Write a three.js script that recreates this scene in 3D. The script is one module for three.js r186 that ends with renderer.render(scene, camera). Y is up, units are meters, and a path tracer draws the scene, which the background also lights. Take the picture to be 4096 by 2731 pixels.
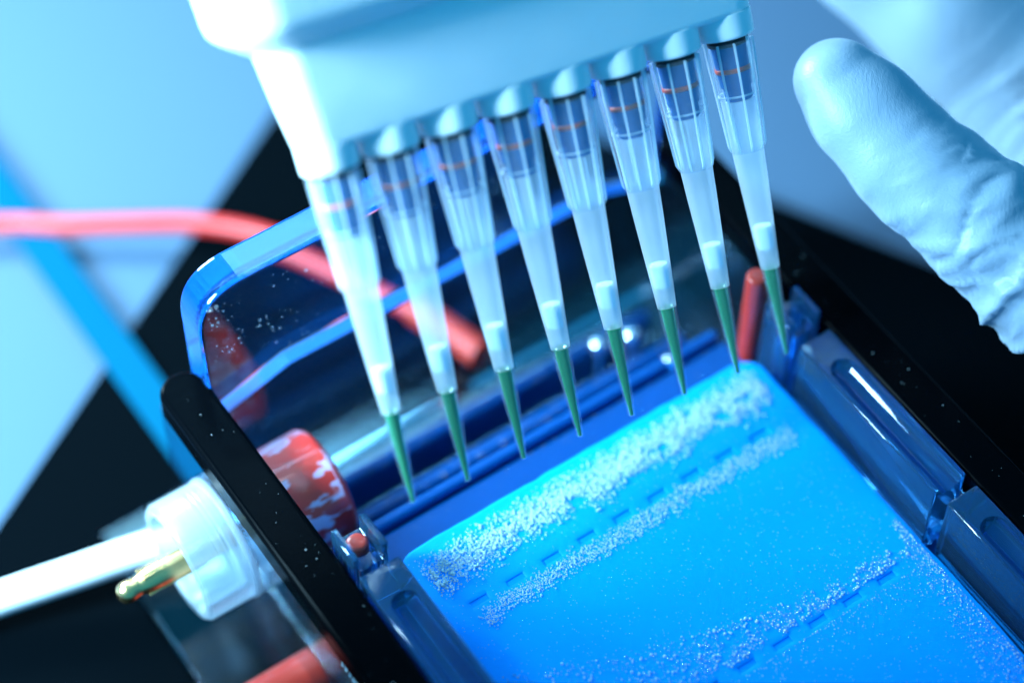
import * as THREE from 'three';
import { RoundedBoxGeometry } from 'three/addons/geometries/RoundedBoxGeometry.js';
import { mergeGeometries, mergeVertices, toCreasedNormals } from 'three/addons/utils/BufferGeometryUtils.js';
import { ImprovedNoise } from 'three/addons/math/ImprovedNoise.js';
import { MarchingCubes } from 'three/addons/objects/MarchingCubes.js';
import { FontLoader } from 'three/addons/loaders/FontLoader.js';
import { TextGeometry } from 'three/addons/geometries/TextGeometry.js';
import { RectAreaLightUniformsLib } from 'three/addons/lights/RectAreaLightUniformsLib.js';
import { Brush, Evaluator, SUBTRACTION } from 'three-bvh-csg';

// ---------------------------------------------------------------- camera, light, exposure
// The tank's axes are the world's: x across it, z along its rails, y up; y = 0 is the top of the gel. Shapes are given in millimetres.
const MM = 0.001;
const scene = new THREE.Scene();
const camera = new THREE.PerspectiveCamera(16.05, 1024 / 682, 0.02, 20);
camera.position.set(-0.12403, 0.29993, 0.18178);
camera.lookAt(0, 0, 0);
camera.focus = 0.345;
camera.userData.fStop = 4.8;
const renderer = new THREE.WebGLRenderer({ antialias: true });
renderer.toneMapping = THREE.LinearToneMapping;
renderer.toneMappingExposure = 1.18;
renderer.shadowMap.enabled = true;
scene.background = new THREE.Color().setRGB(0.02, 0.32, 0.64);   // dim blue room
RectAreaLightUniformsLib.init();

const lamps = [
  // at, aimed at (mm), size (mm), colour, radiance
  { label: 'large softbox lamp standing behind and beside the tank', at: [-190, 132, -55], to: [0, 20, -25], size: [60, 120], rgb: [0.40, 0.76, 1.0], power: 136, door: 118 },
  { label: 'small softbox lamp raised over the far bench', at: [95, 320, -210], to: [10, 0, 0], size: [230, 34], rgb: [0.24, 0.68, 1.0], power: 10 },
  { label: 'low softbox lamp shining from behind through the row of tips', at: [-75, 100, -215], to: [5, 28, 15], size: [90, 60], rgb: [0.52, 0.84, 1.0], power: 110 },
];

// ---------------------------------------------------------------- helpers
let seed = 7;
const rnd = () => { seed = (seed * 1664525 + 1013904223) >>> 0; return seed / 4294967296; };
const between = (a, b) => a + (b - a) * rnd();
const noise = new ImprovedNoise();
const V = (x, y, z) => new THREE.Vector3(x, y, z);
const taken = new Map();
const numbered = (name) => { const n = taken.get(name) ?? 0; taken.set(name, n + 1); return n ? `${name}_${String(n).padStart(3, '0')}` : name; };
function tag(o, label, category, group, kind) {
  if (label) o.userData.label = label;
  if (category) o.userData.category = category;
  if (group) o.userData.group = group;
  if (kind) o.userData.kind = kind;
  return o;
}
function thing(name, label, category, at = [0, 0, 0], group) {
  const o = new THREE.Group();
  o.name = numbered(name);
  o.position.set(at[0] * MM, at[1] * MM, at[2] * MM);
  scene.add(o);
  return tag(o, label, category, group);
}
// geometry in millimetres of the parent's own space when local, else of the world
function part(name, geo, mat, parent, label) {
  const root = parent ?? scene;
  let g = geo;
  g.scale(MM, MM, MM);
  if (parent) {
    let p = parent; const off = V(0, 0, 0);
    while (p && p !== scene) { off.add(p.position); p = p.parent; }
    if (!isLocal(parent)) g.translate(-off.x, -off.y, -off.z);
  }
  const m = new THREE.Mesh(g, mat);
  m.name = parent ? name : numbered(name);
  m.castShadow = m.receiveShadow = true;
  root.add(m);
  if (label) m.userData.label = label;
  return m;
}
const localRoots = new Set();
const isLocal = (o) => { for (let p = o; p; p = p.parent) if (localRoots.has(p)) return true; return false; };
const box = (x0, x1, y0, y1, z0, z1, r = 0.4, seg = 2) => {
  const g = new RoundedBoxGeometry(x1 - x0, y1 - y0, z1 - z0, seg, r);
  g.translate((x0 + x1) / 2, (y0 + y1) / 2, (z0 + z1) / 2);
  return g;
};
const crisp = (g) => toCreasedNormals(g.index ? g.toNonIndexed() : g, 0.55);
const lathe = (pts, seg = 48) => new THREE.LatheGeometry(pts.map(([r, y]) => new THREE.Vector2(r, y)), seg);
const alongX = (g, x, y, z) => { g.rotateZ(-Math.PI / 2); g.translate(x, y, z); return g; };   // a lathe's y becomes x
const tube = (pts, r, seg = 80, rs = 20) => new THREE.TubeGeometry(new THREE.CatmullRomCurve3(pts.map((p) => V(...p))), seg, r, rs, false);
function cut(geo, ...others) {
  const ev = new Evaluator(); ev.attributes = ['position', 'normal']; ev.useGroups = false;
  let a = new Brush(geo); a.updateMatrixWorld();
  for (const o of others) { const b = new Brush(o); b.updateMatrixWorld(); a = ev.evaluate(a, b, SUBTRACTION); a.updateMatrixWorld(); }
  const g = a.geometry; 
  const out = new THREE.BufferGeometry();
  out.setAttribute('position', g.attributes.position.clone()); if (g.index) out.setIndex(g.index.clone());
  return toCreasedNormals(out.index ? out.toNonIndexed() : out, 0.5);
}
function noiseTexture(size, fn, color) {
  const d = new Uint8Array(size * size * 4);
  for (let y = 0; y < size; y++) for (let x = 0; x < size; x++) {
    const c = fn(x / size, y / size), i = (y * size + x) * 4;
    d[i] = c[0] * 255; d[i + 1] = c[1] * 255; d[i + 2] = c[2] * 255; d[i + 3] = 255;
  }
  const t = new THREE.DataTexture(d, size, size);
  t.wrapS = t.wrapT = THREE.RepeatWrapping; t.magFilter = t.minFilter = THREE.LinearFilter;
  if (color) t.colorSpace = THREE.SRGBColorSpace;
  t.needsUpdate = true;
  return t;
}
// noise that tiles over the unit square
function tiled(u, v, f, s = 0) {
  const a = u * Math.PI * 2, b = v * Math.PI * 2, k = f / (Math.PI * 2);
  return noise.noise(Math.cos(a) * k + s, Math.sin(a) * k + 11.3 + Math.cos(b) * k, Math.sin(b) * k + 4.7 + s) ;
}
const clamp01 = (v) => Math.min(1, Math.max(0, v));
const grey = (v) => { const c = clamp01(v); return [c, c, c]; };

// ---------------------------------------------------------------- materials
const std = (o) => new THREE.MeshStandardMaterial(o);
const phys = (o) => new THREE.MeshPhysicalMaterial(o);
const rgb = (r, g, b) => new THREE.Color().setRGB(r, g, b);
const leather = noiseTexture(512, (u, v) => grey(0.5 + 0.5 * tiled(u, v, 90) + 0.25 * tiled(u, v, 200, 3)));
const scratches = noiseTexture(512, (u, v) => grey(0.5 + 0.4 * noise.noise(u * 3, v * 160, 1.5) + 0.3 * noise.noise(u * 6, v * 400, 7)));
const mottled = noiseTexture(512, (u, v) => grey(0.5 + 0.4 * tiled(u, v, 14) + 0.4 * tiled(u, v, 45, 5) + 0.4 * tiled(u, v, 130, 9)));
const tex = (t, rx, ry = rx) => { const c = t.clone(); c.repeat.set(rx, ry); c.needsUpdate = true; return c; };

const M = {
  white: phys({ color: rgb(0.88, 0.91, 0.93), roughness: 0.42, bumpMap: tex(leather, 1), bumpScale: 0.00006 }),
  collar: phys({ color: rgb(0.82, 0.86, 0.88), roughness: 0.35 }),
  rubber: std({ color: rgb(0.004, 0.005, 0.007), roughness: 0.5 }),
  nozzle: phys({ color: rgb(0.0, 0.12, 0.36), roughness: 0.3, specularIntensity: 0.5 }),
  orange: std({ color: rgb(0.9, 0.08, 0.015), roughness: 0.4 }),
  tipShell: phys({ color: rgb(0.93, 0.97, 1), transmission: 0.84, roughness: 0.42, thickness: 0, ior: 1.49 }),
  tipSleeve: phys({ color: rgb(0.93, 0.97, 1), transmission: 0.95, roughness: 0.2, thickness: 0, ior: 1.49 }),
  tipClear: phys({ color: rgb(0.85, 0.97, 1), transmission: 0.95, roughness: 0.06, thickness: 0, ior: 1.4 }),
  rib: phys({ color: rgb(0.9, 0.96, 1), transmission: 0.55, roughness: 0.3, thickness: 0, ior: 1.49 }),
  filter: std({ color: rgb(0.92, 0.94, 0.95), roughness: 0.9 }),
  green: phys({ color: rgb(0.0, 0.3, 0.1), transmission: 0.35, thickness: 0.001, ior: 1.33, attenuationColor: rgb(0.05, 0.8, 0.4), attenuationDistance: 0.002, roughness: 0.12, specularIntensity: 0.6 }),
  acrylic: phys({ color: rgb(1, 1, 1), transmission: 1, roughness: 0.03, thickness: 0.006, ior: 1.49, attenuationColor: rgb(0.25, 0.6, 1.0), attenuationDistance: 0.035 }),
  sawn: phys({ color: rgb(0.015, 0.22, 0.7), roughness: 0.6, specularIntensity: 0.4, bumpMap: tex(scratches, 0.1), bumpScale: 0.00005 }),
  clear: phys({ color: rgb(1, 1, 1), transmission: 1, roughness: 0.03, thickness: 0.006, ior: 1.49, attenuationColor: rgb(0.3, 0.65, 1.0), attenuationDistance: 0.03 }),
  block: phys({ color: rgb(0.2, 0.62, 1), transmission: 0.96, roughness: 0.04, thickness: 0.006, ior: 1.49, attenuationColor: rgb(0.45, 0.78, 1.0), attenuationDistance: 0.03 }),
  pane: phys({ color: rgb(0.8, 0.92, 1), transmission: 1, roughness: 0.03, thickness: 0, ior: 1.49 }),
  frosted: phys({ color: rgb(0.75, 0.85, 0.92), transmission: 0.8, roughness: 0.3, thickness: 0, ior: 1.49, bumpMap: tex(scratches, 1), bumpScale: 0.0001 }),
  blue: phys({ color: rgb(0.0, 0.05, 0.2), roughness: 0.3, specularIntensity: 0.35 }),
  black: phys({ color: rgb(0.0006, 0.001, 0.0016), roughness: 0.2, specularIntensity: 0.03, bumpMap: tex(scratches, 0.05), bumpScale: 0.00001 }),
  gel: phys({ color: rgb(0.0, 0.34, 0.97), roughness: 0.45, specularIntensity: 0.2, bumpMap: tex(mottled, 1 / 30), bumpScale: 0.00002 }),
  foam: phys({ color: rgb(0.8, 0.96, 1), transmission: 0.38, roughness: 0.1, thickness: 0, ior: 1.6 }),
  bubble: phys({ color: rgb(0.8, 0.96, 1), transmission: 0.92, roughness: 0.06, thickness: 0, ior: 1.9 }),
  droplet: phys({ color: rgb(1, 1, 1), transmission: 0.9, roughness: 0.03, thickness: 0, ior: 1.4 }),
  dust: std({ color: rgb(0.6, 0.65, 0.7), roughness: 0.9 }),
  brass: std({ color: rgb(0.95, 0.58, 0.24), metalness: 1, roughness: 0.27 }),
  steel: std({ color: rgb(0.8, 0.85, 0.9), metalness: 1, roughness: 0.12 }),
  red: phys({ color: rgb(0.5, 0.028, 0.012), roughness: 0.35, clearcoat: 0.3 }),
  redCable: phys({ color: rgb(0.6, 0.022, 0.018), roughness: 0.4 }),
  whiteCable: std({ color: rgb(0.85, 0.9, 0.95), roughness: 0.5 }),
  glove: phys({ color: rgb(0.26, 0.34, 0.43), roughness: 0.45, sheen: 0.3, sheenColor: rgb(0.7, 0.85, 1), bumpMap: tex(mottled, 1), bumpScale: 0.000035 }),
  bench: phys({ color: rgb(0.052, 0.093, 0.15), roughness: 0.7, specularIntensity: 0.3 }),
  mat: phys({ color: rgb(0.0003, 0.0012, 0.002), roughness: 0.8, specularIntensity: 0.02 }),
  strap: phys({ color: rgb(0.0, 0.06, 0.115), roughness: 0.8, specularIntensity: 0.05 }),
  print: std({ color: rgb(0.75, 0.85, 0.95), roughness: 0.6 }),
  housing: std({ color: rgb(0.02, 0.02, 0.02), roughness: 0.5 }),
};

// ---------------------------------------------------------------- lamps
for (const l of lamps) {
  const t = thing('softbox_lamp', l.label, 'lamp', l.at);
  localRoots.add(t);
  t.lookAt(V(...l.to).multiplyScalar(MM));   // the group's +z faces the tank
  const [w, h] = l.size;
  part('hood', box(-w / 2 - 4, w / 2 + 4, -h / 2 - 4, h / 2 + 4, -30, -2, 2), M.housing, t);
  part('lamp_diffuser', box(-w / 2, w / 2, -h / 2, h / 2, -2.2, -0.6, 0.4), std({ color: rgb(0.9, 0.9, 0.9), emissive: rgb(...l.rgb), emissiveIntensity: 1 }), t);
  if (l.door) part('barn_door', box(-w / 2 - 4, -w / 2 - 2, -h / 2 - 4, h / 2 + 4, -2, l.door, 0.5), M.housing, t);
  const light = new THREE.RectAreaLight(rgb(...l.rgb), l.power, w * MM, h * MM);
  light.position.set(...l.at).multiplyScalar(MM);
  scene.add(light);
  light.lookAt(V(...l.to).multiplyScalar(MM));
  light.updateMatrix();
}

// ---------------------------------------------------------------- bench and what lies on it
{
  const b = part('bench', box(-1200, 1200, -80, -35, -1400, 900, 2), M.bench);
  tag(b, 'pale bench top under everything', null, null, 'structure');
  // dark mat: a slab with a slanting far edge
  const s = new THREE.Shape();
  [[27, 99.5], [-230, -60], [-230, -420], [330, -420], [96, -32]].forEach(([x, y], i) => (i ? s.lineTo(x, y) : s.moveTo(x, y)));
  const g = new THREE.ExtrudeGeometry(s, { depth: 1.6, bevelEnabled: true, bevelSize: 0.5, bevelThickness: 0.3, bevelSegments: 2 });
  g.rotateX(-Math.PI / 2); g.translate(0, -34.6, 0);
  tag(part('bench_mat', g, M.mat), 'black mat with a slanting edge lying under the tank', 'mat');
  const strip = (x0, x1, z0, z1, y, label) => tag(part('bench_strap', box(x0, x1, y, y + 1, z0, z1, 0.3), M.strap), label, 'strap');
  strip(-46.5, -40, -300, -24, -32.2, 'blurred blue strap crossing the pale bench towards the tank corner');
}
// cables
{
  const c = thing('red_cable', 'red lead curving over the bench behind the clear plate', 'cable', [-40, -33, -85]);
  part('lead', tube([[-140, -31.5, -120], [-95, -31.5, -104], [-62, -31.3, -97], [-47, -31, -90.5], [-38, -30.5, -83.5], [-28.5, -30, -77], [-19, -29.4, -70], [-11, -28.8, -61], [-5.5, -28, -50], [-1.5, -27, -40], [1, -26, -33]], 1.5, 160), M.redCable, c);
  part('plug', tube([[1, -26, -33.6], [1.5, -25.8, -32], [3.4, -25, -24], [4.4, -24.6, -19]], 2.5, 24), M.red, c);
  const w = part('white_cable', tube([[-190, -30.6, -46], [-140, -30.6, -34], [-105, -30, -26.5], [-82, -27.5, -20.5], [-70, -26, -17], [-61, -25, -14.5], [-54.2, -24, -12]], 2.6, 120), M.whiteCable);
  tag(w, 'white lead lying on the dark mat below the brass pin', 'cable');
}

// ---------------------------------------------------------------- tank
const tank = thing('electrophoresis_tank', 'clear blue electrophoresis tank with black side rails', 'tank', [-4, -33, 60]);
const Z1 = 190;   // the near end, outside the frame
part('base', box(-64, 56, -32.6, -29.2, -24, Z1, 0.8), M.acrylic, tank);
part('floor', box(-45.8, 36.6, -29.1, -27, -11.8, Z1 - 6, 0.4), M.clear, tank);
{
  const hole = new THREE.CylinderGeometry(9.6, 9.6, 20, 48); hole.rotateZ(Math.PI / 2); hole.translate(-48.7, -8, 1);
  part('wall', cut(box(-51.6, -46, -29, 4.2, -18, Z1, 0.8), hole), M.pane, tank);
  part('wall', box(36.9, 42.4, -29, 4.2, -18, Z1, 0.8), M.pane, tank);
  // far wall, its top edge dropping towards both corners
  const s = new THREE.Shape();
  [[-45.8, -28.9], [36.7, -28.9], [36.7, 0.4], [25, 5], [-32, 5], [-45.8, 0.4]].forEach(([x, y], i) => (i ? s.lineTo(x, y) : s.moveTo(x, y)));
  const g = new THREE.ExtrudeGeometry(s, { depth: 5.2, bevelEnabled: true, bevelSize: 0.3, bevelThickness: 0.3, bevelSegments: 2 });
  g.translate(0, 0, -17.6);
  part('wall', g, M.acrylic, tank);
  // the rough sawn edge on its top
  const e = new THREE.Shape();
  [[-45.6, 0.9], [-31.9, 5.45], [24.9, 5.45], [36.5, 0.9], [36.5, 0.75], [24.9, 5.3], [-31.9, 5.3], [-45.6, 0.75]].forEach(([x, y], i) => (i ? e.lineTo(x, y) : e.moveTo(x, y)));
  const ge = new THREE.ExtrudeGeometry(e, { depth: 5, bevelEnabled: false });
  ge.translate(0, 0, -17.5);
  part('sawn_edge', ge, M.sawn, tank);
  part('wall', box(-45.8, 36.7, -28.9, 4, Z1 - 5.6, Z1 - 0.4, 0.6), M.acrylic, tank);
}
// the far plate with rounded corners
{
  const s = new THREE.Shape(), r = 8;
  s.moveTo(-45, 1.6); s.lineTo(-44, 1.6); s.lineTo(-32.2, 5.9); s.lineTo(25.2, 5.9); s.lineTo(36, 1.6); s.lineTo(37, 1.6);
  s.lineTo(37, 30 - r); s.quadraticCurveTo(37, 30, 37 - r, 30); s.lineTo(-45 + r, 30); s.quadraticCurveTo(-45, 30, -45, 30 - r); s.closePath();
  const g = new THREE.ExtrudeGeometry(s, { depth: 4.8, bevelEnabled: true, bevelSize: 0.6, bevelThickness: 0.6, bevelSegments: 3, curveSegments: 14 });
  g.translate(0, 0, -17.4);
  part('end_plate', g, M.acrylic, tank);
}
// black rails with rounded ends
const rail = (x0, x1, z0) => {
  const s = new THREE.Shape(), w = (x1 - x0) / 2, cx = (x0 + x1) / 2, e = 0.9;
  s.moveTo(cx - w + e, -Z1); s.lineTo(cx - w + e, -(z0 + w)); s.absarc(cx, -(z0 + w), w - e, Math.PI, 0, true); s.lineTo(cx + w - e, -Z1); s.closePath();
  const g = new THREE.ExtrudeGeometry(s, { depth: 5.5 - 2 * e, bevelEnabled: true, bevelSize: e, bevelThickness: e, bevelSegments: 5, curveSegments: 20 });
  g.rotateX(-Math.PI / 2); g.translate(0, 4.3 + e, 0);
  return g;
};
const railL = part('rail', rail(-52.4, -45.1, -17.5), M.black, tank);
const railR = part('rail', rail(36.7, 43.6, -17.5), M.black, tank);
// steps of the trough and the platform that carries the tray
part('platform', box(-36.4, 29, -26.9, -10.2, 12.4, Z1 - 8, 1.2, 3), M.blue, tank);
part('step', box(-36.4, 29, -26.9, -12.5, 5.4, 8.2, 1.2, 3), M.blue, tank);
part('step', box(-36.4, 29, -26.9, -17, -4, -1.8, 1, 3), M.blue, tank);
for (const [x, y, z, r] of [[14.8, -9.6, 2.6, 1.7], [20.2, -9.6, 4, 1.8], [19.8, -4.4, 14.4, 1.5]]) {
  const g = new THREE.SphereGeometry(r, 24, 16); g.translate(x, y, z);
  const stem = new THREE.CylinderGeometry(r * 0.55, r * 0.55, 27 + y, 20); stem.translate(x, (y - 27) / 2, z);
  part('electrode_post', mergeGeometries([g, stem]), M.steel, tank);
}
part('electrode_wire', tube([[-34, -22, -7], [-20, -22.3, -7.2], [0, -22, -6.8], [18, -22.2, -7], [28, -22, -7]], 0.35, 60, 8), M.steel, tank);
// left connector
{
  const c = new THREE.Group(); c.name = 'connector'; c.position.set(0, 0, 0); tank.add(c);
  c.userData.label = 'clear round connector with a brass pin';
  const Y = -8, Z = 1;
  part('shroud', alongX(lathe([[2.4, -2], [7.6, -2], [7.7, -8.8], [8.2, -9.5], [9.2, -9.5], [9.7, -8.8], [9.7, -1.6], [9.2, -0.6], [2.4, -0.6]], 72), -51.2, Y, Z), M.frosted, c);
  part('ring', alongX(lathe([[9.2, 0], [9.85, 0.1], [10.0, 0.7], [9.85, 1.3], [9.2, 1.4]], 72), -53.1, Y, Z), M.frosted, c);
  part('pin', alongX(lathe([[0, 0], [0.9, 0.1], [1.5, 0.6], [1.75, 1.4], [1.7, 2.3], [1.55, 3], [1.6, 3.6], [1.95, 4.6], [2.05, 7], [2.0, 9], [1.9, 11], [1.9, 19], [0, 19]], 40), -70.5, Y, Z), M.brass, c);
  for (const a of [0.3, 1.87, 3.44, 5.01]) {
    const g = box(-5.2, 4.6, -0.15, 0.15, -0.2, 0.2, 0.08); g.translate(0, 2.03, 0); g.rotateX(a); g.translate(-61.2, Y, Z);
    part('spring_leaf', g, M.brass, c);
  }
  // inner end: a red body with worn white film
  const patches = noiseTexture(512, (u, v) => {
    const n = 0.7 * tiled(u, v, 9, 2) + 0.35 * tiled(u, v, 26, 6) + 0.2 * tiled(u, v, 60, 1) + 0.15 * noise.noise(u * 4, v * 2, 3);
    const w = clamp01((n - 0.10) * 7);
    return [0.86 + 0.02 * w, 0.16 + 0.56 * w, 0.1 + 0.76 * w];
  }, true);
  part('inner_cap', alongX(lathe([[0, 0], [9, 0], [9.2, 0.3], [9.2, 10.4], [8.7, 11.3], [7.5, 11.8], [0, 11.9]], 72), -45.9, Y, Z), phys({ map: tex(patches, 2, 1), roughness: 0.3, clearcoat: 0.8, clearcoatRoughness: 0.08 }), c);
}
// red rod low on the outside of the wall
part('red_plug', alongX(lathe([[0, 0], [3.6, 0], [4, 0.5], [4, 15], [3.4, 15.4], [0, 15.4]], 40), -64.5, -23, 20.5), M.red, tank);

// clear side blocks with scooped slots, and notched comb holders with red posts
const capsule = (x, y, z0, z1, r) => { const g = new THREE.CapsuleGeometry(r, z1 - z0 - 2 * r, 10, 24); g.rotateX(Math.PI / 2); g.translate(x, y, (z0 + z1) / 2); return g; };
const block = (x0, x1, z0, z1) => cut(box(x0, x1, -5.4, 10, z0, z1, 0.35), capsule((x0 + x1) / 2, 10.4, z0 + 5, z1 - (z1 > 70 ? 6 : -4), 2.2));
part('side_block', block(30.5, 36.4, 30.8, 62), M.block, tank);
part('side_block', block(30.8, 36.4, 64.2, 100), M.block, tank);
part('side_block', block(-44.6, -38, 27.6, 66), M.block, tank);
const notched = (x0, x1, z0, z1, px, pz) => {
  const slot = box(px - 1.9, px + 1.9, 8.6, 20, z0 - 2, z1 + 2, 0.3), bore = new THREE.CylinderGeometry(1.85, 1.85, 40, 32);
  bore.translate(px, 0, pz);
  return cut(box(x0, x1, -5.4, 12, z0, z1, 0.4), slot, bore);
};
for (const [a, b] of [[30.1, 36.6], [-44.8, -37.7]]) part('ledge', box(a, b, -9.6, -5.6, 19, Z1 - 8, 0.6), M.blue, tank);
part('comb_holder', notched(-44.5, -38.6, 20, 26.2, -41.6, 22.4), M.block, tank);
part('comb_holder', notched(30.2, 36.4, 22.6, 28.6, 33.6, 26), M.block, tank);
const post = (x, z, y0, y1, r) => { const g = lathe([[0, y0], [r, y0], [r, y1 - 0.6], [r - 0.25, y1 - 0.15], [r - 0.7, y1], [0, y1]], 32); g.translate(x, 0, z); return g; };
part('post', post(-41.6, 22.4, -5.6, 9.9, 1.65), M.red, tank);
part('post', post(31, 19.6, -5.6, 15, 1.7), M.red, tank);
{
  const font = await new FontLoader().loadAsync('fonts/droid/droid_sans_regular.typeface.json');
  const g = new TextGeometry('Ma', { font, size: 2.5, depth: 0.06, curveSegments: 6 });
  g.rotateY(-Math.PI / 2); g.translate(-51.62, 1.2, 33.2);
  part('lettering', g, M.print, tank);
}

// ---------------------------------------------------------------- gel tray and gel
{
  const t = thing('gel_tray', 'clear blue tray holding the gel between the side blocks', 'tray', [-4, -9.8, 60]);
  part('bottom', box(-37.3, 29.8, -9.9, -4.6, 15.6, 182, 0.8), M.blue, t);
  part('lip', box(-36.4, 29, -9.9, -3.2, 13.4, 15.4, 0.9, 4), M.blue, t);
}
const wells = [];
for (let i = 0; i < 9; i++) { wells.push([-29.6 + i * 6.3, 35.2]); wells.push([-29.6 + i * 6.3, 65]); }
{
  const s = new THREE.Shape(), N = 44;
  const L = -35.4, R = 28.1, F = 23.1, B = 180;
  s.moveTo(L + 2, -B); 
  for (let i = 0; i <= N; i++) { const z = B - 3 - (B - F - 6) * i / N; s.lineTo(R + 0.35 * noise.noise(z * 0.35, 3, 0), -z); }
  s.quadraticCurveTo(R, -F - 0.6, R - 3, -F - 0.4);
  for (let i = 1; i <= 30; i++) { const x = R - 3 - (R - L - 6) * i / 30; s.lineTo(x, -(F + 0.4 + 0.4 * noise.noise(x * 0.3, 9, 2))); }
  s.quadraticCurveTo(L, -F - 0.5, L, -F - 3); s.lineTo(L, -B + 2); s.closePath();
  for (const [x, z] of wells) {
    const h = new THREE.Path(), w = 2.3, d = 1.35, r = 1.0;
    h.moveTo(x - w + r, -z - d); h.lineTo(x + w - r, -z - d); h.quadraticCurveTo(x + w, -z - d, x + w, -z - d + r); h.lineTo(x + w, -z + d - r);
    h.quadraticCurveTo(x + w, -z + d, x + w - r, -z + d); h.lineTo(x - w + r, -z + d); h.quadraticCurveTo(x - w, -z + d, x - w, -z + d - r); h.lineTo(x - w, -z - d + r); h.quadraticCurveTo(x - w, -z - d, x - w + r, -z - d);
    s.holes.push(h);
  }
  const top = new THREE.ExtrudeGeometry(s, { depth: 0.06, bevelEnabled: true, bevelSize: 0.85, bevelThickness: 0.18, bevelSegments: 6, curveSegments: 6 });
  top.rotateX(-Math.PI / 2); top.translate(0, -0.24, 0);
  const low = new THREE.ExtrudeGeometry(new THREE.Shape([[L, -F - 1], [R - 0.5, -F - 1], [R - 0.5, -B], [L, -B]].map(([x, y]) => new THREE.Vector2(x, y))), { depth: 4.15, bevelEnabled: false });
  low.rotateX(-Math.PI / 2); low.translate(0, -4.45, 0);
  const g = thing('agarose_gel', 'glowing bright blue gel slab with two rows of wells', 'gel', [-4, -6, 60]);
  part('slab', top, M.gel, g);
  part('bottom_layer', low, M.gel, g);
}
// ---------------------------------------------------------------- bubbles
{
  const inWell = (x, z) => wells.some(([a, b]) => Math.abs(x - a) < 2.4 && Math.abs(z - b) < 0.95);
  const foam = [], single = [];
  let list = foam;
  const put = (x, z, r, pile = 0) => { if (x > -35.4 && x < 28.2 && z > 22.6 && !inWell(x, z)) (list === single && rnd() < 0.3 ? foam : list).push([x, r * 0.55 + pile, z, r]); };
  // foam along the far edge of the gel: thickest near it, thinning out towards the wells
  const bell = () => (rnd() + rnd() + rnd() - 1.5) / 1.5;
  for (let i = 0; i < 9500; i++) {
    const x = between(-33.5, 26.5) + bell(), k = noise.noise(x * 0.16, 2.2, 0) + 0.35 * noise.noise(x * 0.5, 8, 1);
    const zz = 28 + 1.2 * k + bell() * (4.6 + 1.4 * k);
    if (noise.noise(x * 0.3, zz * 0.4, 5) + 0.4 * rnd() < -0.12) continue;
    put(x, zz, between(0.045, 0.1) + 0.14 * Math.pow(rnd(), 4), rnd() * 0.25);
  }
  for (let i = 0; i < 2600; i++) { const x = between(-31, 25) + bell(); put(x, 37.6 + bell() * 2.6 + noise.noise(x * 0.25, 1, 1), between(0.045, 0.1) + 0.08 * Math.pow(rnd(), 4), rnd() * 0.15); }
  list = single;
  // bright wedge of bubbles behind the second row of wells
  for (let i = 0; i < 5200; i++) {
    const x = between(-34, 26), s = clamp01((x + 34) / 60), width = 15 * (1 - s) * (1 - s) + 2.4;
    const z = 64 - Math.pow(rnd(), 1.7) * width + 0.5 * bell();
    if (noise.noise(x * 0.35, z * 0.35, 2) + 0.4 * noise.noise(x * 1.1, z * 1.1, 6) < -0.1 + 0.5 * (rnd() - 0.6)) continue;
    if (rnd() > 1.05 - 0.6 * s) continue;
    put(x, z, between(0.045, 0.12) + 0.14 * Math.pow(rnd(), 4), rnd() * 0.08);
  }
  for (let i = 0; i < 900; i++) { const x = between(-34, 25); put(x, 66.2 + Math.pow(rnd(), 2) * 4, between(0.04, 0.1)); }
  // fine bubbles all over, denser along the edge by the blocks
  for (let i = 0; i < 9500; i++) put(between(-35, 28), 92 - 68 * Math.pow(rnd(), 1.2), between(0.03, 0.065));
  for (let i = 0; i < 2000; i++) { const z = 92 - 34 * Math.pow(rnd(), 1.3), w = 1 + 7 * clamp01((z - 58) / 34); put(28.2 - Math.pow(rnd(), 1.9) * w, z, between(0.035, 0.09) + 0.08 * Math.pow(rnd(), 3)); }
  const g = new THREE.IcosahedronGeometry(1, 3), m = new THREE.Matrix4();
  for (const [spots, mat, name, label] of [[foam, M.foam, 'foam', 'pale band of foam along the far edge of the blue gel'], [single, M.bubble, 'bubbles', 'tiny separate bubbles glinting over the near part of the blue gel']]) {
    const im = new THREE.InstancedMesh(g, mat, spots.length);
    spots.forEach(([x, y, z, r], i) => { m.makeScale(r * MM, r * MM, r * MM); m.setPosition(x * MM, y * MM, z * MM); im.setMatrixAt(i, m); });
    im.name = name;
    scene.add(tag(im, label, 'bubbles', null, 'stuff'));
  }
}
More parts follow.
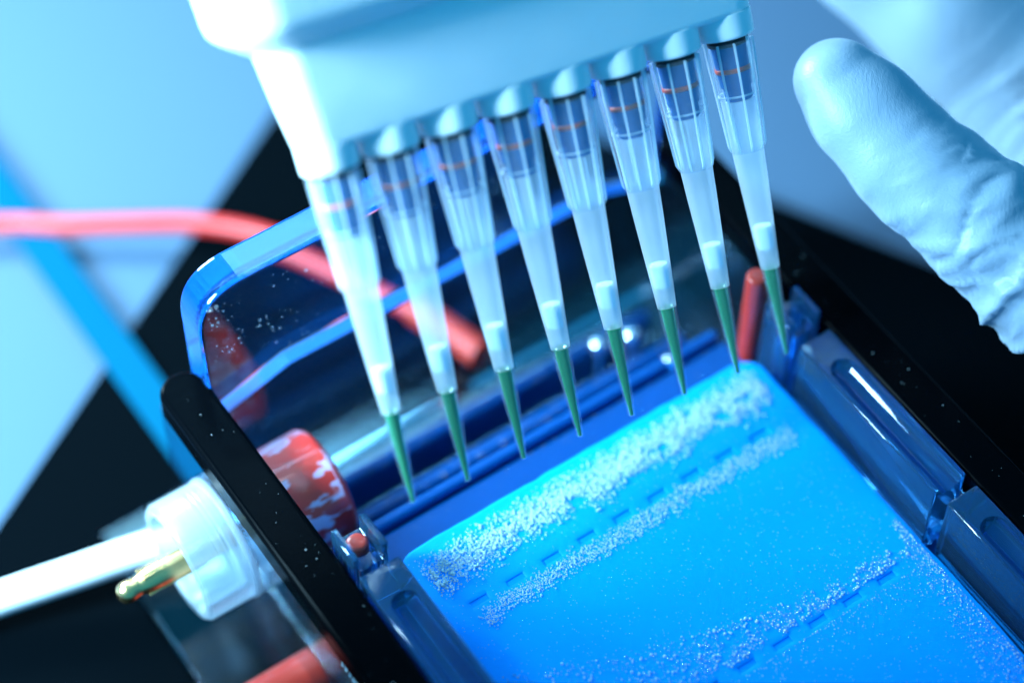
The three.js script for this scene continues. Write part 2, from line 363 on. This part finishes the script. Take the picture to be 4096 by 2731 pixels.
// droplets on the far plate and dust on the rail
function scatter(name, label, category, mat, geo, spots) {
  const im = new THREE.InstancedMesh(geo, mat, spots.length), o = new THREE.Object3D();
  spots.forEach(([x, y, z, sx, sy, sz, ry], i) => { o.position.set(x * MM, y * MM, z * MM); o.scale.set(sx * MM, sy * MM, sz * MM); o.rotation.set(0, ry ?? 0, 0); o.updateMatrix(); im.setMatrixAt(i, o.matrix); });
  im.name = name; im.castShadow = im.receiveShadow = true;
  scene.add(tag(im, label, category, null, 'stuff'));
}
{
  const spots = [];
  for (let i = 0; i < 260; i++) {
    const x = -44 + 62 * rnd() * rnd(), y = between(8, 28);
    if (noise.noise(x * 0.15, y * 0.15, 4) < -0.1) continue;
    const r = between(0.08, 0.16) + 0.25 * Math.pow(rnd(), 5);
    spots.push([x, y, -11.95, r, r, r * 0.6]);
  }
  for (let i = 0; i < 150; i++) { const r = between(0.1, 0.26), a = rnd() < 0.5; spots.push([between(-34, 27), a ? -12.5 : -17, a ? between(5.8, 7.8) : between(-3.8, -2), r, r * 0.6, r]); }
  for (let i = 0; i < 50; i++) { const r = between(0.06, 0.14); spots.push([between(-36, 28), -4.6, 15.9 + 6 * rnd() * rnd(), r, r * 0.6, r]); }
  scatter('water_droplets', 'small water droplets clinging to the clear far plate and trough steps', 'droplets', M.droplet, new THREE.SphereGeometry(1, 12, 8), spots);
  const dust = [];
  for (let i = 0; i < 34; i++) { const k = 0.025 + 0.06 * Math.pow(rnd(), 4); dust.push([between(-51.3, -46.2), 9.83, between(-12, 62), k, 0.03, k * between(0.7, 2), rnd() * 6]); }
  for (let i = 0; i < 26; i++) { const k = 0.025 + 0.06 * Math.pow(rnd(), 4); dust.push([between(37.8, 42.6), 9.83, between(10, 75), k, 0.03, k * between(0.7, 2), rnd() * 6]); }
  scatter('dust', 'pale dust specks on the black rails', 'dust', M.dust, new THREE.IcosahedronGeometry(1, 0), dust);
}

// ---------------------------------------------------------------- pipette
// its own axes: x along the row of tips, y up the pipette, z out of its front; the origin lies at the level of the tips' tops
const H1 = V(-26.57, 54.238, -3.251), H8 = V(35.34, 47.788, 2.565);
const ROW = H8.clone().sub(H1), PITCH = ROW.length() / 7;
const eX = ROW.clone().normalize(), tipUp = V(0.1602, 0.7763, -0.6096).normalize();
const eZ = eX.clone().cross(tipUp).normalize(), eY = eZ.clone().cross(eX).normalize();
{
  const p = thing('multichannel_pipette', 'white eight channel pipette head held over the gel', 'pipette', H1.clone().add(H8).multiplyScalar(0.5).toArray());
  localRoots.add(p);
  p.quaternion.setFromRotationMatrix(new THREE.Matrix4().makeBasis(eX, eY, eZ));
  // rounded rectangles stacked along y: [y, half width in x, half depth in z, corner radius]
  const loft = (rings, zc = 0, xc = 0) => {
    const n = 12, pos = [], uv = [], idx = [], per = 4 * (n + 1) + 1;
    const ringPts = ([y, a, b, r]) => {
      const out = [];
      for (let q = 0; q < 4; q++) for (let i = 0; i <= n; i++) {
        const t = (q + i / n) * Math.PI / 2, sx = q === 0 || q === 3 ? 1 : -1, sz = q < 2 ? 1 : -1;
        out.push([xc + sx * (a - r) + Math.cos(t) * r, y, zc + sz * (b - r) + Math.sin(t) * r]);
      }
      out.push(out[0]);
      return out;
    };
    rings.forEach((rg) => { let l = 0, prev; for (const q of ringPts(rg)) { if (prev) l += Math.hypot(q[0] - prev[0], q[2] - prev[2]); prev = q; pos.push(...q); uv.push(l / 12, q[1] / 12); } });
    for (let k = 0; k + 1 < rings.length; k++) for (let i = 0; i + 1 < per; i++) {
      const a = k * per + i, b = a + 1, c = a + per, d = c + 1;
      idx.push(a, c, b, b, c, d);
    }
    for (const [k, flip] of [[0, 1], [rings.length - 1, 0]]) {
      const base = pos.length / 3, rp = ringPts(rings[k]);
      pos.push(xc, rings[k][0], zc); uv.push(0, 0);
      rp.forEach((q) => { pos.push(...q); uv.push(q[0] / 12, q[2] / 12); });
      for (let i = 0; i + 1 < per; i++) flip ? idx.push(base, base + 1 + i, base + 2 + i) : idx.push(base, base + 2 + i, base + 1 + i);
    }
    const g = new THREE.BufferGeometry();
    g.setAttribute('position', new THREE.Float32BufferAttribute(pos, 3)); g.setAttribute('uv', new THREE.Float32BufferAttribute(uv, 2)); g.setIndex(idx);
    return toCreasedNormals(g, 0.9);
  };
  const hw = ROW.length() / 2;
  const A = hw + 4.1, B = 4.3;
  part('manifold', loft([[3.9, A - 1, B - 1, 3.2], [4.05, A - 0.5, B - 0.5, 3.7], [4.4, A - 0.12, B - 0.1, 4], [4.9, A, B, 4.1], [10, A + 0.9, B + 0.3, 4.4], [19.4, A + 2.2, B + 0.6, 4.8]], -0.2), M.white, p);
  part('upper_housing', loft([[18.2, A + 2.4, B + 0.8, 5], [18.5, A + 2.9, B + 1.4, 5.2], [20.0, A + 5, B + 3.6, 6.4], [20.9, A + 6, B + 4.8, 7], [21.7, A + 6.5, B + 5.3, 7.2], [22.9, A + 6.7, B + 5.5, 7.3], [45, A + 8.2, B + 6.6, 7.6], [70, A + 9, B + 7, 7.6]], -0.2), M.white, p);
  for (let i = 0; i < 8; i++) {
    const x = (i - 3.5) * PITCH;
    const at = (g) => { g.translate(x, 0, 0); return g; };
    part('collar', at(crisp(lathe([[0, 0.75], [3.72, 0.75], [3.92, 0.82], [4.06, 1.0], [4.1, 1.3], [4.18, 4.3], [0, 4.3]], 64))), M.collar, p);
    const n = part('nozzle', at(lathe([[0, -8.6], [1.7, -8.6], [2.0, -8.3], [2.05, -6.6], [2.3, -6.4], [2.35, -5.9], [2.3, -5.5], [2.4, -5.2], [2.45, -4.5], [2.62, 0.2], [2.62, 1.2], [0, 1.2]], 40)), M.nozzle, p);
    part('seal', at(lathe([[2.4, -0.6], [2.95, -0.3], [3.0, 0.3], [2.9, 0.95], [2.4, 1.0]], 40)), M.rubber, n);
    part('o_ring', at(lathe([[2.3, -4.35], [2.62, -4.25], [2.68, -3.95], [2.62, -3.65], [2.3, -3.55]], 40)), M.orange, n);
  }
}
// ---------------------------------------------------------------- tips
{
  const ordinal = ['leftmost pipette tip of the row, its green liquid above the trough', 'second pipette tip from the left end of the row', 'third pipette tip from the left end of the row', 'fourth pipette tip from the left end of the row', 'fifth pipette tip from the left end, before two bright posts', 'third pipette tip from the right end of the row', 'second pipette tip from the right end of the row', 'rightmost pipette tip, ending in front of the red post'];
  const g = 'filter tips on the pipette';
  const first = thing('pipette_tip', ordinal[0], 'pipette tip', [0, 0, 0], g);
  localRoots.add(first);
  // outer wall and bore of the long cone; y runs down from the rim
  part('socket', lathe([[2.95, -0.2], [2.88, -0.3], [2.66, -7.4], [2.56, -8.2]], 48), M.tipSleeve, first);
  part('cone', lathe([[2.55, -8.3], [2.46, -12], [2.33, -16], [2.16, -20], [1.66, -29], [1.37, -33.9]], 48), M.tipShell, first);
  part('point', lathe([[1.365, -34], [1.2, -37], [0.68, -45.2], [0.56, -45.7], [0.5, -47.2], [0.38, -47.35], [0.3, -47.2]], 48), M.tipClear, first);
  part('bore', lathe([[2.1, -12], [1.85, -17], [1.28, -29], [1.03, -33.7]], 40), M.tipSleeve, first);
  // liquid inside the bore, clear of the wall
  part('green_liquid', lathe([[0, -34.35], [0.55, -34.3], [0.9, -34.05], [1.0, -33.75], [1.01, -34.1], [0.89, -36.8], [0.42, -45.0], [0.34, -45.7], [0.29, -47.25], [0, -47.35]], 40), M.green, first);
  part('filter', lathe([[0, -31.0], [1.06, -31.0], [1.15, -30.8], [1.31, -27.7], [1.2, -27.35], [0, -27.3]], 40), M.filter, first);
  const sl = part('sleeve', lathe([[3.1, 0.1], [3.42, 0.15], [3.54, -0.2], [3.45, -2.2], [3.36, -5.9], [3.26, -6.2], [2.68, -15.2], [2.55, -15.9], [2.34, -16.1]], 56), M.tipSleeve, first);
  const rings = part('ring', mergeGeometries([lathe([[2.64, -7.55], [2.8, -7.5], [2.82, -7.8], [2.62, -7.85]], 48)]), M.rib, first);
  for (let k = 0; k < 9; k++) {
    const a = (k + 0.3) / 9 * Math.PI * 2, s = new THREE.Shape();
    s.moveTo(3.3, 0.1 + (k % 3 ? 0 : 0.6)); s.lineTo(3.72, 0.0 + (k % 3 ? 0 : 0.45)); s.lineTo(3.64, -3); s.lineTo(2.86, -15.2); s.lineTo(2.5, -15.9); s.lineTo(2.6, -14.8); s.lineTo(3.24, -6); s.closePath();
    const gm = new THREE.ExtrudeGeometry(s, { depth: 0.26, bevelEnabled: false }); gm.translate(0, 0, -0.13); gm.rotateY(a);
    part('rib', gm, M.rib, sl);
  }
  for (let i = 0; i < 8; i++) {
    const t = i ? first.clone() : first;
    if (i) { t.name = numbered('pipette_tip'); scene.add(t); }
    t.userData = { label: ordinal[i], category: 'pipette tip', group: g };
    t.position.copy(H1).addScaledVector(ROW, i / 7).multiplyScalar(MM);
    const up = tipUp.clone().addScaledVector(eX, (i % 3 - 1) * 0.004 + 0.003 * Math.sin(i * 2.1)).normalize(), zz = eX.clone().cross(up).normalize();
    t.quaternion.setFromRotationMatrix(new THREE.Matrix4().makeBasis(up.clone().cross(zz), up, zz));
    t.quaternion.multiply(new THREE.Quaternion().setFromAxisAngle(V(0, 1, 0), i * 1.9));
  }
}
// ---------------------------------------------------------------- gloved hand
{
  const bones = [   // from, to, radii
    [[49.6, 38.6, 11.1], [50.6, 35.6, 16.8], 6.4, 7.6], [[50.6, 35.6, 16.8], [52.2, 32.1, 23.5], 7.6, 8.2], [[52.2, 32.1, 23.5], [54.4, 29.8, 31], 8.2, 8.4], [[54.4, 29.8, 31], [57.2, 27.6, 38.5], 8.4, 9], [[57.2, 27.6, 38.5], [60.5, 24, 48.3], 9, 9.8], [[60.5, 24, 48.3], [70, 16, 62], 9.8, 13],
    [[70, 16, 62], [98, 4, 44], 13, 19], [[98, 4, 44], [95, 14, 14], 19, 15.5], [[95, 14, 14], [89, 21, -1], 15.5, 14.5], [[89, 21, -1], [82, 28, -18], 14.5, 13], [[82, 28, -18], [70, 36, -40], 13, 10],
    [[112, 14, 30], [112, 16, 2], 16, 14], [[112, 16, 2], [101, 23, -18], 14, 12.5], [[101, 23, -18], [84, 26, -46], 12.5, 9.5], [[118, 2, 30], [124, 2, 4], 14, 12], [[124, 2, 4], [112, 4, -24], 12, 9], [[104, 2, 56], [128, -12, 92], 24, 27],
  ].map(([a, b, ra, rb]) => ({ a: V(...a), d: V(...b).sub(V(...a)), ra, rb }));
  bones.forEach((b) => (b.l2 = b.d.lengthSq()));
  const q = V(), thumbA = V(49.6, 38.6, 11.1), thumbD = V(60.5, 24, 48.3).sub(thumbA), tl = thumbD.length(); thumbD.normalize();
  const side = thumbD.clone().cross(V(0, 1, 0)).normalize(), other = thumbD.clone().cross(side);
  const smooth = 3.2;
  const field = (x, y, z) => {
    let d = 1e3;
    for (const b of bones) {
      q.set(x - b.a.x, y - b.a.y, z - b.a.z);
      const h = clamp01(q.dot(b.d) / b.l2), e = Math.sqrt((q.x - b.d.x * h) ** 2 + (q.y - b.d.y * h) ** 2 + (q.z - b.d.z * h) ** 2) - (b.ra + (b.rb - b.ra) * h);
      const k = Math.max(0, smooth - Math.abs(d - e)) / smooth;
      d = Math.min(d, e) - k * k * smooth / 4;
    }
    if (d > 6 || d < -6) return d;
    // folds of the glove: across the thumb, sharper towards its root
    q.set(x - thumbA.x, y - thumbA.y, z - thumbA.z);
    const t = q.dot(thumbD), u = q.dot(side), v = q.dot(other), ang = Math.atan2(v, u);
    const on = clamp01((t - 9) / 10);
    // ridged noise drawn out round the thumb, slanting, so that folds run across it and fade out
    const tt = t + 3.2 * Math.sin(ang + 0.9) + 3 * noise.noise(x * 0.06, y * 0.06, z * 0.06 + 4);
    const n1 = noise.noise(tt * 0.15, Math.cos(ang) * 0.6 + 5, Math.sin(ang) * 0.6), n2 = noise.noise(tt * 0.24 + 9, Math.cos(ang) * 0.8, Math.sin(ang) * 0.8 + 3);
    const soft = (n) => Math.exp(-n * n * 22);
    let f = on * (0.25 + 0.75 * clamp01((t - 22) / 20)) * (1.2 * soft(n1) + 0.8 * soft(n2) - 0.7);
    const n3 = noise.noise(tt * 0.2 + 31, Math.cos(ang) * 0.9 + 2, Math.sin(ang) * 0.9);
    f -= 0.38 * clamp01((t - 14) / 14) * Math.exp(-n3 * n3 * 110);
    f += 0.7 * noise.noise(x * 0.07 + 3, y * 0.07, z * 0.07);
    // the hollow of the thumb's pad
    f -= 1.3 * Math.exp(-((t - 11) ** 2) / 40 - (ang - 0.6) ** 2 / 0.35);
    return d - f;
  };
  const res = 148, half = 64, ctr = V(88, 12, 26);   // cells of about 0.9 mm
  const mc = new MarchingCubes(res, M.glove, false, false, 400000);
  mc.isolation = 0;
  for (let k = 0; k < res; k++) for (let j = 0; j < res; j++) for (let i = 0; i < res; i++)
    mc.field[i + j * res + k * res * res] = -field(ctr.x + (i - res / 2) / (res / 2) * half, ctr.y + (j - res / 2) / (res / 2) * half, ctr.z + (k - res / 2) / (res / 2) * half);
  mc.update();
  const n = mc.count;
  let g = new THREE.BufferGeometry();
  g.setAttribute('position', new THREE.BufferAttribute(mc.positionArray.slice(0, n * 3), 3));
  g.scale(half, half, half); g.translate(ctr.x, ctr.y, ctr.z);
  g = mergeVertices(g, 0.002);
  const P = g.attributes.position, nor = new Float32Array(P.count * 3), uv = new Float32Array(P.count * 2), e = 0.7;
  for (let i = 0; i < P.count; i++) {
    const x = P.getX(i), y = P.getY(i), z = P.getZ(i);
    const a = V(field(x + e, y, z) - field(x - e, y, z), field(x, y + e, z) - field(x, y - e, z), field(x, y, z + e) - field(x, y, z - e)).normalize();
    nor.set([a.x, a.y, a.z], i * 3);
    q.set(x, y, z).sub(thumbA); uv.set([q.dot(side) / 26 + 0.5 * q.dot(other) / 26, q.dot(thumbD) / 26], i * 2);
  }
  g.setAttribute('normal', new THREE.BufferAttribute(nor, 3)); g.setAttribute('uv', new THREE.BufferAttribute(uv, 2));
  console.log('glove triangles', g.index.count / 3, 'of', n / 3);
  tag(part('gloved_hand', g, M.glove), 'hand in a pale wrinkled glove, thumb pointing towards the tips', 'hand');
}
scene.traverse((o) => { if (o.isMesh) o.castShadow = o.receiveShadow = true; });
renderer.render(scene, camera);
